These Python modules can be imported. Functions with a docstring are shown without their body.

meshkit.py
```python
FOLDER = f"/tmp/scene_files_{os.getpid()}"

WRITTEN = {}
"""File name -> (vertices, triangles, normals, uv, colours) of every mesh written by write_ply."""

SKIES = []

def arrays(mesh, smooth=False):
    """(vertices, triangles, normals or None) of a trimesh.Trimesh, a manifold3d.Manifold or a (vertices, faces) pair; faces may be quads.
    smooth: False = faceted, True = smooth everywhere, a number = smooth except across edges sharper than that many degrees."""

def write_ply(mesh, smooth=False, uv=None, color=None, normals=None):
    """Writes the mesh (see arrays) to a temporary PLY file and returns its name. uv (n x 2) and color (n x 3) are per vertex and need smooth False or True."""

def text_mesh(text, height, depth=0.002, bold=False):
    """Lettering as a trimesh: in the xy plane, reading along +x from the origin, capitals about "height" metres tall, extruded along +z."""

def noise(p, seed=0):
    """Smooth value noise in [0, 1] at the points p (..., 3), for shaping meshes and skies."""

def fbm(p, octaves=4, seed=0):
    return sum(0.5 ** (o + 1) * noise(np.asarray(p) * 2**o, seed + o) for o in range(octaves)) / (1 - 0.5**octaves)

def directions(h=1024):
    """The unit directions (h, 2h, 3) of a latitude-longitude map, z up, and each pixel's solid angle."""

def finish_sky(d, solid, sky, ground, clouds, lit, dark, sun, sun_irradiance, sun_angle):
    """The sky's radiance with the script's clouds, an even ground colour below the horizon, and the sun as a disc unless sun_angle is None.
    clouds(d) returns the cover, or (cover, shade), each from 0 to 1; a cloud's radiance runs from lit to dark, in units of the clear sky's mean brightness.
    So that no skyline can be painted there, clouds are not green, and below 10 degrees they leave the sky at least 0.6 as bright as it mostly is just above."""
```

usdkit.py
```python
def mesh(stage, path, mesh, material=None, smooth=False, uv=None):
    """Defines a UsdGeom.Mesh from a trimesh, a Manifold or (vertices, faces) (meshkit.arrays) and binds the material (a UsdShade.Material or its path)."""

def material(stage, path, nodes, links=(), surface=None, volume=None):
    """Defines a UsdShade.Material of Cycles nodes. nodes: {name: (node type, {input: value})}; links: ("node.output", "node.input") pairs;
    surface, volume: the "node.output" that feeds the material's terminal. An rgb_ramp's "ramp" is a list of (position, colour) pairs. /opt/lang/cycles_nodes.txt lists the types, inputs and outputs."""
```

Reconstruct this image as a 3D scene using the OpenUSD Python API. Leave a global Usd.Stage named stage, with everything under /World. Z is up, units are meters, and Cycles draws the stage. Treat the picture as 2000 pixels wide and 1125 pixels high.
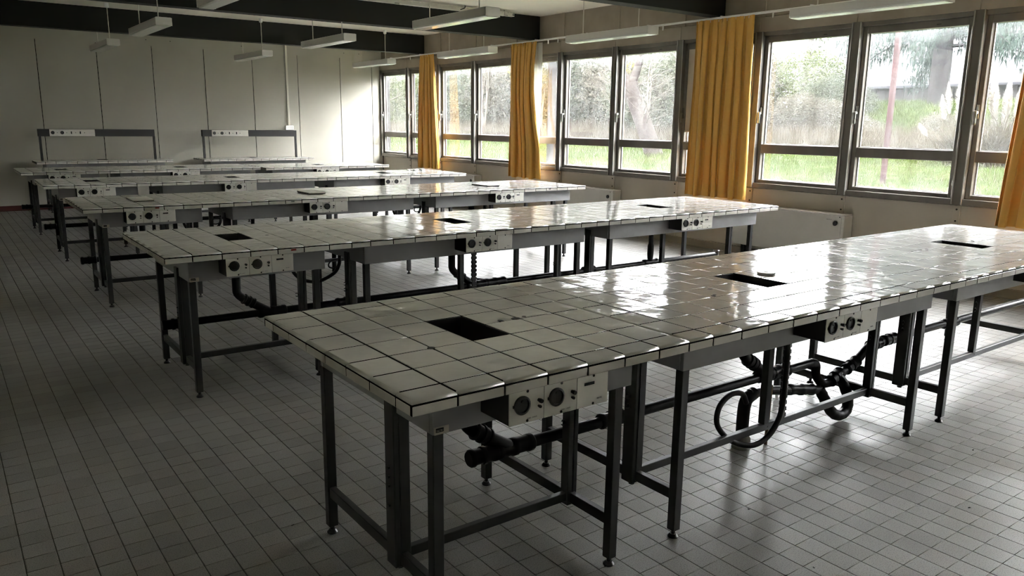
import math, random
import numpy as np, trimesh
from pxr import Usd, UsdGeom, UsdLux, UsdShade, Gf, Sdf, Vt
import usdkit, meshkit

stage = Usd.Stage.CreateInMemory()
UsdGeom.SetStageUpAxis(stage, 'Z'); UsdGeom.SetStageMetersPerUnit(stage, 1.0)
UsdGeom.Xform.Define(stage, '/World'); stage.SetDefaultPrim(stage.GetPrimAtPath('/World'))
random.seed(7); RNG = np.random.default_rng(11)
PI = math.pi

# ------------------------------------------------------------------ camera, sky, exposure
F_PX, YAW, PITCH, ROLL = 1524.55, 0.635968, 0.207250, 0.012568
CAM = np.array([-0.89345, -1.62366, 1.50575])
cy_, sy_, cp_, sp_ = math.cos(YAW), math.sin(YAW), math.cos(PITCH), math.sin(PITCH)
D_ = np.array([sy_*cp_, cy_*cp_, -sp_]); R_ = np.array([cy_, -sy_, 0.0]); U_ = np.cross(R_, D_)
R2 = math.cos(ROLL)*R_ + math.sin(ROLL)*U_; U2 = -math.sin(ROLL)*R_ + math.cos(ROLL)*U_
cam = UsdGeom.Camera.Define(stage, '/World/camera')
m4 = Gf.Matrix4d(*R2, 0, *U2, 0, *(-D_), 0, *CAM, 1)
cam.AddTransformOp().Set(m4)
cam.CreateHorizontalApertureAttr(36.0); cam.CreateVerticalApertureAttr(20.25)
cam.CreateFocalLengthAttr(36.0*F_PX/2000.0); cam.CreateFStopAttr(0.0)
cam.CreateClippingRangeAttr(Gf.Vec2f(0.05, 500))
cam.CreateExposureAttr(4.2)
dome = UsdLux.DomeLight.Define(stage, '/World/sky')
dome.CreateIntensityAttr(1.0); dome.CreateColorAttr(Gf.Vec3f(1.0, 0.985, 1.01))

# ------------------------------------------------------------------ materials
LK = '/World/Looks'
UsdGeom.Scope.Define(stage, LK)
def pm(name, col, rough=0.5, metal=0.0, spec=0.5, **kw):
    return usdkit.material(stage, f'{LK}/{name}', {'p': ('principled_bsdf', dict(base_color=col, roughness=rough, metallic=metal, specular_ior_level=spec, **kw))}, surface='p.BSDF')
def noisy(name, c1, c2, scale, rough=0.5, metal=0.0, bump=0.0, bscale=None, lo=0.35, hi=0.65, detail=4, stretch=(1,1,1), rnd=0.0, spec=0.5, coat=0.0, r2=None):
    n = {'g': ('geometry', {}), 'mp': ('mapping', {'scale': stretch}), 'n': ('noise_texture', {'scale': scale, 'detail': detail}),
         'r': ('rgb_ramp', {'ramp': [(lo, c1), (hi, c2)]}), 'p': ('principled_bsdf', dict(roughness=rough, metallic=metal, specular_ior_level=spec, coat_weight=coat, coat_roughness=0.05))}
    l = [('g.position', 'mp.vector'), ('mp.vector', 'n.vector'), ('n.fac', 'r.fac')]
    out = 'r.color'
    if rnd:
        n['o'] = ('object_info', {}); n['mr'] = ('map_range', {'from_min': 0, 'from_max': 1, 'to_min': 1-rnd, 'to_max': 1+rnd})
        n['mx'] = ('vector_math', {'math_type': 'scale'})
        l += [('o.random', 'mr.value'), (out, 'mx.vector1'), ('mr.result', 'mx.scale')]; out = 'mx.vector'
    l.append((out, 'p.base_color'))
    if r2:
        n['rr'] = ('map_range', {'from_min': 0.3, 'from_max': 0.7, 'to_min': rough, 'to_max': r2}); l += [('n.fac', 'rr.value'), ('rr.result', 'p.roughness')]
    if bump:
        n['nb'] = ('noise_texture', {'scale': bscale or scale, 'detail': 2}); n['b'] = ('bump', {'strength': 1.0, 'distance': bump})
        l += [('g.position', 'nb.vector'), ('nb.fac', 'b.height'), ('b.normal', 'p.normal')]
    return usdkit.material(stage, f'{LK}/{name}', n, l, surface='p.BSDF')

M = {}
M['glaze'] = noisy('glazed_tile', (.595,.582,.552), (.645,.632,.60), 14, rough=.085, bump=.0022, bscale=9, rnd=.05, spec=.33)
M['glaze_edge'] = noisy('glazed_edge', (.60,.575,.535), (.65,.625,.58), 14, rough=.12, rnd=.05)
M['grout'] = pm('grout', (.012,.011,.010), 1.0, 0.0, .05)
M['black'] = pm('black_plastic', (.009,.009,.009), .35)
M['sink'] = pm('sink_black', (.006,.006,.006), .6)
M['rubber'] = noisy('rubber_hose', (.010,.010,.010), (.016,.015,.015), 40, rough=.42, spec=0.3)
M['pipe'] = noisy('drain_pipe', (0.002,0.002,0.002), (0.004,0.004,0.004), 25, rough=.30, r2=.5, spec=0.22)
M['leg'] = noisy('leg_paint', (0.017,0.018,0.019), (0.022,0.022,0.023), 20, rough=.42)
M['apron'] = noisy('apron_paint', (0.281,0.281,0.285), (0.315,0.315,0.319), 8, rough=.5)
M['panel'] = noisy('socket_panel', (.66,.64,.59), (.70,.68,.63), 15, rough=.4)
M['boxdark'] = pm('box_side', (0.024,0.024,0.025), .5)
M['plate'] = pm('name_plate', (0.540,0.495,0.420), .45)
M['white'] = pm('white_plastic', (.75,.75,.72), .35)
M['red'] = pm('red_label', (.25,.03,.025), .5)
M['ink'] = pm('ink', (.10,.10,.10), .6)
M['steel'] = pm('bright_steel', (.62,.62,.62), .22, 1.0)
M['alu'] = noisy('window_alu', (0.144,0.132,0.117), (0.198,0.183,0.162), 3.0, rough=.42, metal=.35, stretch=(1,1,.25), detail=5)
M['alu_l'] = noisy('window_alu_light', (.40,.39,.37), (.48,.47,.45), 4, rough=.35, metal=.7)
M['wallpanel'] = noisy('wall_panel', (0.459,0.407,0.333), (0.511,0.459,0.377), 1.8, rough=.55, detail=5)
M['upper'] = noisy('upper_panel', (.27,.23,.175), (.36,.31,.24), 2.2, rough=.6, detail=5)
M['backpanel'] = noisy('back_panel', (0.388,0.370,0.311), (0.421,0.405,0.342), 1.1, rough=.5, detail=4)
M['seam'] = pm('seam', (0.010,0.009,0.007), .8)
M['ceil'] = noisy('ceiling_paint', (0.770,0.732,0.627), (0.836,0.792,0.682), 1.3, rough=.6)
M['beam'] = pm('beam_black', (0.002,0.002,0.001), .7)
M['maroon'] = pm('skirting_maroon', (.085,.022,.018), .5)
M['sidewall'] = noisy('side_wall', (0.768,0.732,0.624), (0.840,0.804,0.684), 1.0, rough=.6)
M['radiator'] = noisy('radiator_paint', (0.510,0.484,0.440), (0.537,0.510,0.466), 6, rough=.4)
M['lamp'] = pm('lamp_body', (.60,.585,.54), .4)
M['diffuser'] = pm('lamp_diffuser', (.70,.72,.66), .14)
M['conduit'] = pm('conduit_plastic', (.62,.60,.52), .45)
M['post_ext'] = noisy('outside_column', (0.023,0.024,0.027), (0.027,0.028,0.033), 5, rough=.5, spec=0.05)
M['blind'] = noisy('blind_board', (.48,.40,.30), (.54,.46,.35), 5, rough=.6)
def floor_mat():
    n = {'g': ('geometry', {}), 'ad': ('vector_math', {'math_type': 'add', 'vector2': (-.01, -.058, 0)}), 'sn': ('vector_math', {'math_type': 'snap', 'vector2': (.1, .1, 10)}),
         'w': ('white_noise_texture', {}), 'rt': ('rgb_ramp', {'ramp': [(0, (.205,.200,.188)), (.45, (.242,.236,.222)), (.8, (.262,.256,.241)), (1, (.25,.233,.217))]}),
         's': ('noise_texture', {'scale': 260, 'detail': 2}), 'sr': ('rgb_ramp', {'ramp': [(.36, (.55,.55,.55)), (.48, (1,1,1)), (.70, (1.0,1.0,1.0)), (.78, (1.25,1.25,1.25))]}),
         'd': ('noise_texture', {'scale': 1.6, 'detail': 5}), 'dr': ('rgb_ramp', {'ramp': [(.3, (.82,.80,.76)), (.6, (1,1,1))]}),
         'm1': ('vector_math', {'math_type': 'multiply'}), 'm2': ('vector_math', {'math_type': 'multiply'}),
         'ro': ('map_range', {'from_min': .3, 'from_max': .7, 'to_min': .34, 'to_max': .52}), 'p': ('principled_bsdf', {'specular_ior_level': .38})}
    l = [('g.position', 'ad.vector1'), ('ad.vector', 'sn.vector1'), ('sn.vector', 'w.vector'), ('w.value', 'rt.fac'), ('g.position', 's.vector'), ('s.fac', 'sr.fac'), ('g.position', 'd.vector'), ('d.fac', 'dr.fac'),
         ('rt.color', 'm1.vector1'), ('sr.color', 'm1.vector2'), ('m1.vector', 'm2.vector1'), ('dr.color', 'm2.vector2'), ('m2.vector', 'p.base_color'), ('d.fac', 'ro.value'), ('ro.result', 'p.roughness')]
    return usdkit.material(stage, f'{LK}/floor_tile', n, l, surface='p.BSDF')
M['floor'] = floor_mat()
M['joint'] = pm('floor_joint', (.030,.027,.022), .8)
def glass_mat():
    n = {'g': ('geometry', {}), 'mp': ('mapping', {'scale': (1, 1, .35)}), 'n': ('noise_texture', {'scale': 5, 'detail': 5}), 'xyz': ('separate_xyz', {}),
         'hz': ('map_range', {'range_type': 'smoothstep', 'from_min': 2.28, 'from_max': 2.44, 'to_min': 0, 'to_max': .06, 'clamp': True}),
         'lz': ('map_range', {'range_type': 'smoothstep', 'from_min': 1.12, 'from_max': .90, 'to_min': 0, 'to_max': .006, 'clamp': True}),
         'nm': ('map_range', {'from_min': .35, 'from_max': .75, 'to_min': .007, 'to_max': .018}), 'a1': ('math', {'math_type': 'add'}), 'a2': ('math', {'math_type': 'add', 'use_clamp': True}), 'nz': ('math', {'math_type': 'multiply'}),
         't': ('transparent_bsdf', {'color': (.97,.985,.98)}), 'd': ('translucent_bsdf', {'color': (.80,.84,.84)}), 'gl': ('glossy_bsdf', {'roughness': .03, 'color': (.9,.9,.9)}),
         'lw': ('layer_weight', {'blend': .5}), 'f5': ('math', {'math_type': 'power', 'value2': 4.5}), 'f': ('math', {'math_type': 'multiply_add', 'value2': .80, 'value3': .035}), 'm': ('mix_closure', {}), 'mm': ('mix_closure', {})}
    l = [('g.position', 'mp.vector'), ('mp.vector', 'n.vector'), ('g.position', 'xyz.vector'), ('xyz.z', 'hz.value'), ('xyz.z', 'lz.value'), ('n.fac', 'nm.value'),
         ('hz.result', 'nz.value1'), ('n.fac', 'nz.value2'), ('nm.result', 'a1.value1'), ('nz.value', 'a1.value2'), ('a1.value', 'a2.value1'), ('lz.result', 'a2.value2'),
         ('a2.value', 'm.fac'), ('t.BSDF', 'm.closure1'), ('d.BSDF', 'm.closure2'), ('lw.facing', 'f5.value1'), ('f5.value', 'f.value1'), ('f.value', 'mm.fac'), ('m.closure', 'mm.closure1'), ('gl.BSDF', 'mm.closure2')]
    return usdkit.material(stage, f'{LK}/dirty_glass', n, l, surface='mm.closure')
M['glass'] = glass_mat()
def cloth_mat(name, c, tr, mix):
    return usdkit.material(stage, f'{LK}/{name}', {'d': ('principled_bsdf', {'base_color': c, 'roughness': .75, 'sheen_weight': .2}), 't': ('translucent_bsdf', {'color': tr}), 'm': ('mix_closure', {'fac': mix})},
                           [('d.BSDF', 'm.closure1'), ('t.BSDF', 'm.closure2')], surface='m.closure')
M['curtain'] = cloth_mat('curtain_ochre', (.70,.39,.075), (.70,.36,.045), .09)
M['lining'] = cloth_mat('curtain_lining', (.78,.77,.73), (.7,.7,.66), .4)
def leaf_mat(name, c1, c2, mix=.35, scale=3.0):
    return usdkit.material(stage, f'{LK}/{name}', {'g': ('geometry', {}), 'n': ('noise_texture', {'scale': scale, 'detail': 3}), 'r': ('rgb_ramp', {'ramp': [(.35, c1), (.65, c2)]}), 'd': ('diffuse_bsdf', {'roughness': .5}),
                           't': ('translucent_bsdf', {}), 'm': ('mix_closure', {'fac': mix})}, [('g.position', 'n.vector'), ('n.fac', 'r.fac'), ('r.color', 'd.color'), ('r.color', 't.color'), ('d.BSDF', 'm.closure1'), ('t.BSDF', 'm.closure2')], surface='m.closure')
M['leaf_grey'] = leaf_mat('leaf_greygreen', (0.032,0.030,0.024), (0.065,0.061,0.050))
M['leaf_green'] = leaf_mat('leaf_green', (0.032,0.040,0.018), (0.057,0.065,0.034))
M['leaf_dark'] = leaf_mat('leaf_dark', (0.021,0.024,0.017), (0.042,0.046,0.032))
M['leaf_fir'] = leaf_mat('leaf_fir', (0.011,0.018,0.015), (0.023,0.032,0.026))
M['leaf_yellow'] = leaf_mat('leaf_yellow', (0.053,0.046,0.014), (0.076,0.065,0.023))
M['grass'] = leaf_mat('grass_blade', (0.021,0.034,0.007), (0.039,0.049,0.015), .35, .7)
M['dry'] = leaf_mat('dry_grass', (0.031,0.027,0.019), (0.045,0.040,0.032), .3, 1.0)
M['straw'] = leaf_mat('pampas_straw', (0.040,0.036,0.027), (0.059,0.055,0.043), .3, 2.0)
M['plume'] = leaf_mat('plume', (0.181,0.168,0.140), (0.208,0.199,0.181), .4, 2)
M['bark'] = noisy('bark', (0.013,0.011,0.010), (0.022,0.019,0.017), 5, rough=.9, bump=.03, bscale=9, stretch=(1,1,.3), spec=0.05)
M['twig'] = noisy('twig_bark', (0.027,0.024,0.020), (0.052,0.047,0.039), 6, rough=.9, spec=0.05)
M['barkdark'] = noisy('bark_dark', (0.008,0.008,0.008), (0.014,0.013,0.013), 5, rough=.9, stretch=(1,1,.3), spec=0.05)
M['ground'] = noisy('meadow_soil', (0.013,0.017,0.006), (0.021,0.025,0.010), .8, rough=.95, spec=0.05)
M['shedwall'] = noisy('shed_boards', (0.024,0.024,0.024), (0.040,0.038,0.038), 3, rough=.8, stretch=(1,1,.2), rnd=.15, spec=0.05)
M['shedroof'] = noisy('shed_roof', (0.023,0.024,0.027), (0.027,0.028,0.033), 2, rough=.5, spec=0.05)
M['rust'] = noisy('rust_post', (0.014,0.007,0.007), (0.021,0.011,0.011), 6, rough=.7, spec=0.05)
M['chip'] = pm('plaster_chip', (.70,.69,.66), .8)
M['copper'] = noisy('copper_tube', (.16,.11,.07), (.24,.17,.11), 12, rough=.45, metal=.6)
M['cover'] = noisy('cover_board', (.58,.555,.50), (.62,.60,.54), 8, rough=.3)
M['nail'] = pm('screw_head', (.03,.025,.02), .6)
M['stain'] = pm('dried_residue', (.035,.03,.025), .7)
M['concrete'] = noisy('drain_cement', (.16,.155,.145), (.24,.23,.21), 14, rough=.9)

# ------------------------------------------------------------------ geometry helpers
class MB:
    def __init__(self): self.v = []; self.f = []; self.n = 0
    def add(self, v, f):
        v = np.asarray(v, float).reshape(-1, 3); f = np.asarray(f, int)
        if f.shape[1] == 4: f = np.vstack([f[:, [0,1,2]], f[:, [0,2,3]]])
        self.v.append(v); self.f.append(f + self.n); self.n += len(v); return self
    def arr(self): return np.vstack(self.v), np.vstack(self.f)
    def move(self, t):
        self.v = [v + np.asarray(t, float) for v in self.v]; return self
    def box(self, x0, x1, y0, y1, z0, z1, b=0.0):
        lo, hi = np.array([x0,y0,z0], float), np.array([x1,y1,z1], float)
        if b <= 0:
            v = np.array([[x,y,z] for x in (x0,x1) for y in (y0,y1) for z in (z0,z1)])
            return self.add(v, [[0,1,3,2],[4,6,7,5],[0,4,5,1],[2,3,7,6],[0,2,6,4],[1,5,7,3]])
        b = min(b, .45*min(hi-lo))
        pts = []
        for sx in (0,1):
            for sy in (0,1):
                for sz in (0,1):
                    c = np.where([sx,sy,sz], hi, lo); s = np.where([sx,sy,sz], -b, b)
                    for ax in range(3):
                        p = c.copy()
                        for o in range(3):
                            if o != ax: p[o] += s[o]
                        pts.append(p)
        h = trimesh.convex.convex_hull(np.array(pts))
        return self.add(h.vertices, h.faces)
    def tube(self, pts, r, n=10, cap=True):
        P = np.asarray(pts, float); k = len(P); R = np.full(k, r) if np.ndim(r) == 0 else np.asarray(r, float)
        T = np.gradient(P, axis=0); T /= np.maximum(np.linalg.norm(T, axis=1, keepdims=True), 1e-9)
        a = np.array([0,0,1.0]) if abs(T[0][2]) < .9 else np.array([1.0,0,0])
        u = np.cross(T[0], a); u /= np.linalg.norm(u); V = []
        for i in range(k):
            u = u - T[i]*(u@T[i]); u /= max(np.linalg.norm(u), 1e-9); w = np.cross(T[i], u)
            th = np.arange(n)*2*PI/n
            V.append(P[i] + R[i]*(np.cos(th)[:,None]*u + np.sin(th)[:,None]*w))
        V = np.vstack(V); F = []
        j = np.arange(n); j2 = (j+1) % n
        for i in range(k-1):
            F.append(np.stack([i*n+j, i*n+j2, (i+1)*n+j2, (i+1)*n+j], 1))
        F = np.vstack(F); F = np.vstack([F[:, [0,1,2]], F[:, [0,2,3]]])
        if cap:
            V = np.vstack([V, P[0], P[-1]]); c0, c1 = k*n, k*n+1
            F = np.vstack([F, np.stack([np.full(n, c0), j2, j], 1), np.stack([np.full(n, c1), (k-1)*n+j, (k-1)*n+j2], 1)])
        return self.add(V, F)
    def cyl(self, a, b, r, n=14): return self.tube([a, b], r, n)
    def mesh(self, m): return self.add(m.vertices, m.faces)
def curve(pts, n=24):
    P = np.asarray(pts, float); Q = np.vstack([2*P[0]-P[1], P, 2*P[-1]-P[-2]]); out = []
    for i in range(len(P)-1):
        a, b, c, d = Q[i:i+4]
        for t in np.linspace(0, 1, max(2, n//(len(P)-1)), endpoint=False):
            out.append(.5*(2*b + (c-a)*t + (2*a-5*b+4*c-d)*t*t + (-a+3*b-3*c+d)*t**3))
    out.append(P[-1]); return np.array(out)
_used = {}
def path_for(parent, name):
    base = (str(parent.GetPath()) if parent is not None else '/World') + '/' + name
    k = _used.get(base, -1) + 1; _used[base] = k
    return base if k == 0 else f'{base}_{k:03d}'
def tag(p, label=None, cat=None, group=None, kind=None):
    p = p.GetPrim() if hasattr(p, 'GetPrim') else p
    for k, v in (('label', label), ('category', cat), ('group', group), ('kind', kind)):
        if v: p.SetCustomDataByKey(k, v)
    return p
def raw_mesh(path, v, f, n, mat):
    m = UsdGeom.Mesh.Define(stage, path)
    m.CreatePointsAttr(Vt.Vec3fArray.FromNumpy(np.asarray(v, np.float32)))
    m.CreateFaceVertexCountsAttr(Vt.IntArray.FromNumpy(np.full(len(f), 3, np.int32)))
    m.CreateFaceVertexIndicesAttr(Vt.IntArray.FromNumpy(np.asarray(f, np.int32).ravel()))
    m.CreateSubdivisionSchemeAttr('none')
    if n is not None:
        m.CreateNormalsAttr(Vt.Vec3fArray.FromNumpy(np.asarray(n, np.float32))); m.SetNormalsInterpolation('vertex')
    UsdShade.MaterialBindingAPI.Apply(m.GetPrim()).Bind(mat)
    return m.GetPrim()
def part(name, mb, mat, parent=None, smooth=None, label=None):
    mat = M[mat] if isinstance(mat, str) else mat
    path = path_for(parent, name)
    v, f = mb.arr() if isinstance(mb, MB) else (np.array(mb.vertices), np.array(mb.faces))
    if smooth: p = usdkit.mesh(stage, path, trimesh.Trimesh(v, f, process=False), mat, smooth=smooth).GetPrim()
    else: p = raw_mesh(path, v, f, None, mat)
    if label: p.SetCustomDataByKey('label', label)
    return p
def thing(name, label, cat, loc=(0,0,0), rotz=0.0, group=None, kind=None, parent=None):
    x = UsdGeom.Xform.Define(stage, path_for(parent, name)); x.AddTranslateOp().Set(Gf.Vec3d(*map(float, loc)))
    if rotz: x.AddRotateZOp().Set(math.degrees(rotz))
    return tag(x, label, cat, group, kind)
def solo(name, mb, mat, label, cat, smooth=None, group=None, kind=None):
    return tag(part(name, mb, mat, None, smooth), label, cat, group, kind)
def setting(name): return thing(name, None, None, kind='structure')
def copy_of(src, name, label, cat, loc, rotz=0.0, scale=1.0, group=None):
    x = UsdGeom.Xform.Define(stage, path_for(None, name))
    x.GetPrim().GetReferences().AddInternalReference(src.GetPath())
    x.ClearXformOpOrder(); x.AddTranslateOp().Set(Gf.Vec3d(*map(float, loc)))
    op = [o for o in x.GetOrderedXformOps()]
    x.AddRotateZOp().Set(math.degrees(rotz)); x.AddScaleOp().Set(Gf.Vec3f(scale, scale, scale))
    x.GetPrim().SetInstanceable(True)
    return tag(x, label, cat, group)
def tile_mesh(x0, x1, y0, y1, z0, z1, r=(.003,.003,.003,.003), drop=.0012, tilt=0.0):
    """tile with rounded top edges; r = radius at x0, x1, y0, y1; returns v, f, n"""
    prof = [(0.0, 1.0, 78), (.16, .55, 58), (.45, .18, 26), (1.0, 0.0, 0)]      # inset/r, drop share, normal tilt
    rings, nor = [], []
    for ins, dz, ang in [(0.0, None, 90)] + prof:
        z = z0 if dz is None else z1 - dz*drop
        a, b, c, d = x0+r[0]*ins, x1-r[1]*ins, y0+r[2]*ins, y1-r[3]*ins
        rings.append([(a,c,z),(b,c,z),(b,d,z),(a,d,z)])
        s, co = math.sin(math.radians(ang)), math.cos(math.radians(ang))
        nor.append([(sx*s*.7071, sy*s*.7071, co) for sx, sy in ((-1,-1),(1,-1),(1,1),(-1,1))])
    v = np.array(rings).reshape(-1,3); n = np.array(nor).reshape(-1,3)
    if tilt:
        n[-4:, 0] += RNG.normal(0, tilt); n[-4:, 1] += RNG.normal(0, tilt)
        n[-4:] += RNG.normal(0, tilt*.6, (4,3))
    n /= np.linalg.norm(n, axis=1, keepdims=True)
    f = []
    for k in range(len(rings)-1):
        for i in range(4):
            a, b = k*4+i, k*4+(i+1) % 4
            f += [(a, b, b+4), (a, b+4, a+4)]
    k = (len(rings)-1)*4; f += [(k,k+1,k+2),(k,k+2,k+3)]
    return v, np.array(f), n

# ------------------------------------------------------------------ room shell
XW, YB, XL, YF, ZC = 6.88, 13.60, -3.3, -5.0, 3.12
fl = setting('floor')
part('joint_bed', MB().box(XL-.3, XW+.15, YF-.3, YB+.3, -.14, -.0025), 'joint', fl)
def fproj(P):
    q = P - CAM; w = q@D_
    return 1000 + F_PX*(q@R2)/w, 562.5 - F_PX*(q@U2)/w, w
cells = []
i0, i1 = int((XL-.01)/.1)-1, int((XW-.01)/.1)
for i in range(i0, i1+1):
    for j in range(int((YF)/.1)-1, int(YB/.1)+1):
        x, y = .01+.1*i, .058+.1*j
        if x < XL-.05 or x+.1 > XW+.05 or y < YF or y+.1 > YB: continue
        c = np.array([x+.05, y+.05, 0]); px, py, w = fproj(c)
        vis = w > .3 and -30 < px < 2030 and py < 1150
        cells.append((w if vis else 1e3+abs(w), x, y))
cells.sort()
def floor_tile(x, y):
    return tile_mesh(x+.0019, x+.0981, y+.0009, y+.0991, -.003, RNG.normal(0, .00012), (.0012,)*4, .0005, .0015)
for w, x, y in cells[:300]:
    v, f, n = floor_tile(x, y); raw_mesh(path_for(fl, 'tile'), v, f, n, M['floor'])
V, F, N, k = [], [], [], 0
for w, x, y in cells[300:]:
    v, f, n = floor_tile(x, y)
    if w > 6.5: v, n, f = v[-8:], n[-8:], np.array([t for t in (f - 12) if min(t) >= 0])
    V.append(v); F.append(f+k); N.append(n); k += len(v)
tag(raw_mesh(path_for(fl, 'far_tiles'), np.vstack(V), np.vstack(F), np.vstack(N), M['floor']), kind='stuff')

ce = setting('ceiling')
part('ceiling_board', MB().box(XL-.3, XW+.3, YF-.3, YB+.3, ZC, ZC+.25), 'ceil', ce)
for yb in (11.80, 8.265, 4.72, 1.18, -2.36):
    part('beam', MB().box(XL, XW, yb, yb+.19, 2.78, ZC+.01, .004), 'beam', ce)
wl = setting('wall_left'); part('wall_board', MB().box(XL-.2, XL, YF, YB, -.05, ZC+.1), 'sidewall', wl)
wf = setting('wall_front'); part('wall_board', MB().box(XL-.2, XW+.2, YF-.2, YF, -.05, ZC+.1), 'sidewall', wf)
wb = setting('wall_back')
part('backing', MB().box(XL-.2, XW+.2, YB+.012, YB+.2, -.05, ZC+.1), 'seam', wb)
seams = [XL, -2.86, -1.97, -1.09, -.21, .672, 1.555, 2.43, 3.307, 4.183, 5.07, 5.957, 6.66, XW]
for a, b in zip(seams[:-1], seams[1:]):
    part('panel', MB().box(a+.006, b-.006, YB-.006, YB+.014, 0, 2.7625), 'backpanel', wb)
part('frieze', MB().box(XL, XW, YB-.006, YB+.014, 2.762, ZC), 'backpanel', wb)
for x in (2.75, 4.0, 6.05, 6.38, 2.35):
    part('nail_head', MB().cyl((x, YB-.01, 2.86), (x, YB-.004, 2.86), .008, 8), 'nail', wb)
bbk = setting('baseboard_back'); part('board', MB().box(XL, XW, YB-.02, YB-.005, 0, .085, .003), 'maroon', bbk)
bbl = setting('baseboard_left'); part('board', MB().box(XL, XL+.015, YF, YB, 0, .085, .003), 'maroon', bbl)

# window wall
MUL = [1.83 + 1.175*k for k in range(-4, 11)]            # mullion centres; the last is the corner
wr = setting('wall_right')
part('wall_core', MB().box(XW+.04, XW+.2, YF-.2, YB+.2, -.1, .80), 'wallpanel', wr)
part('lintel_core', MB().box(XW+.04, XW+.2, YF-.2, YB+.2, 2.56, ZC+.1), 'upper', wr)
part('wall_core', MB().box(XW+.0, XW+.2, YF, MUL[0]-.0525, .7, 2.7), 'wallpanel', wr)
edges = [YF] + MUL[:-1] + [YB]
for a, b in zip(edges[:-1], edges[1:]):
    part('panel', MB().box(XW+.01, XW+.05, a+.004, b-.004, .09, .80, .003), 'wallpanel', wr)
    part('upper_panel', MB().box(XW+.005, XW+.05, a+.004, b-.004, 2.725, ZC, .003), 'upper', wr)
    part('head_panel', MB().box(XW-.045, XW+.05, a+.002, b-.002, 2.555, 2.715, .004), 'upper', wr)
part('skirting', MB().box(XW-.004, XW+.05, YF, YB, 0, .088, .003), 'upper', wr)
for m in MUL[:-1]:
    part('batten', MB().box(XW-.004, XW+.02, m-.030, m+.030, .09, .80, .002), 'wallpanel', wr)
    for zz in (.765, .655): part('screw', MB().cyl((XW-.009, m, zz), (XW-.003, m, zz), .009, 8), 'nail', wr)
    part('batten', MB().box(XW-.010, XW+.02, m-.030, m+.030, 2.72, ZC, .002), 'upper', wr)
    b = MB().box(6.83, 6.97, m-.0525, m+.0525, .81, 2.56, .004)
    part('mullion', b, 'alu', wr)
    part('mullion_fin', MB().box(6.815, 6.832, m+.030, m+.040, .815, 2.555).box(6.822, 6.832, m-.052, m-.044, .815, 2.555), 'alu_l', wr)
part('sill', MB().box(6.842, 6.98, YF, YB, .806, .866, .004), 'alu', wr)
part('head_rail', MB().box(6.852, 6.98, YF, YB, 2.512, 2.557, .004), 'alu', wr)
part('corner_jamb', MB().box(6.83, 6.97, YB-.06, YB-.006, .81, 2.56, .004), 'alu', wr)
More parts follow.
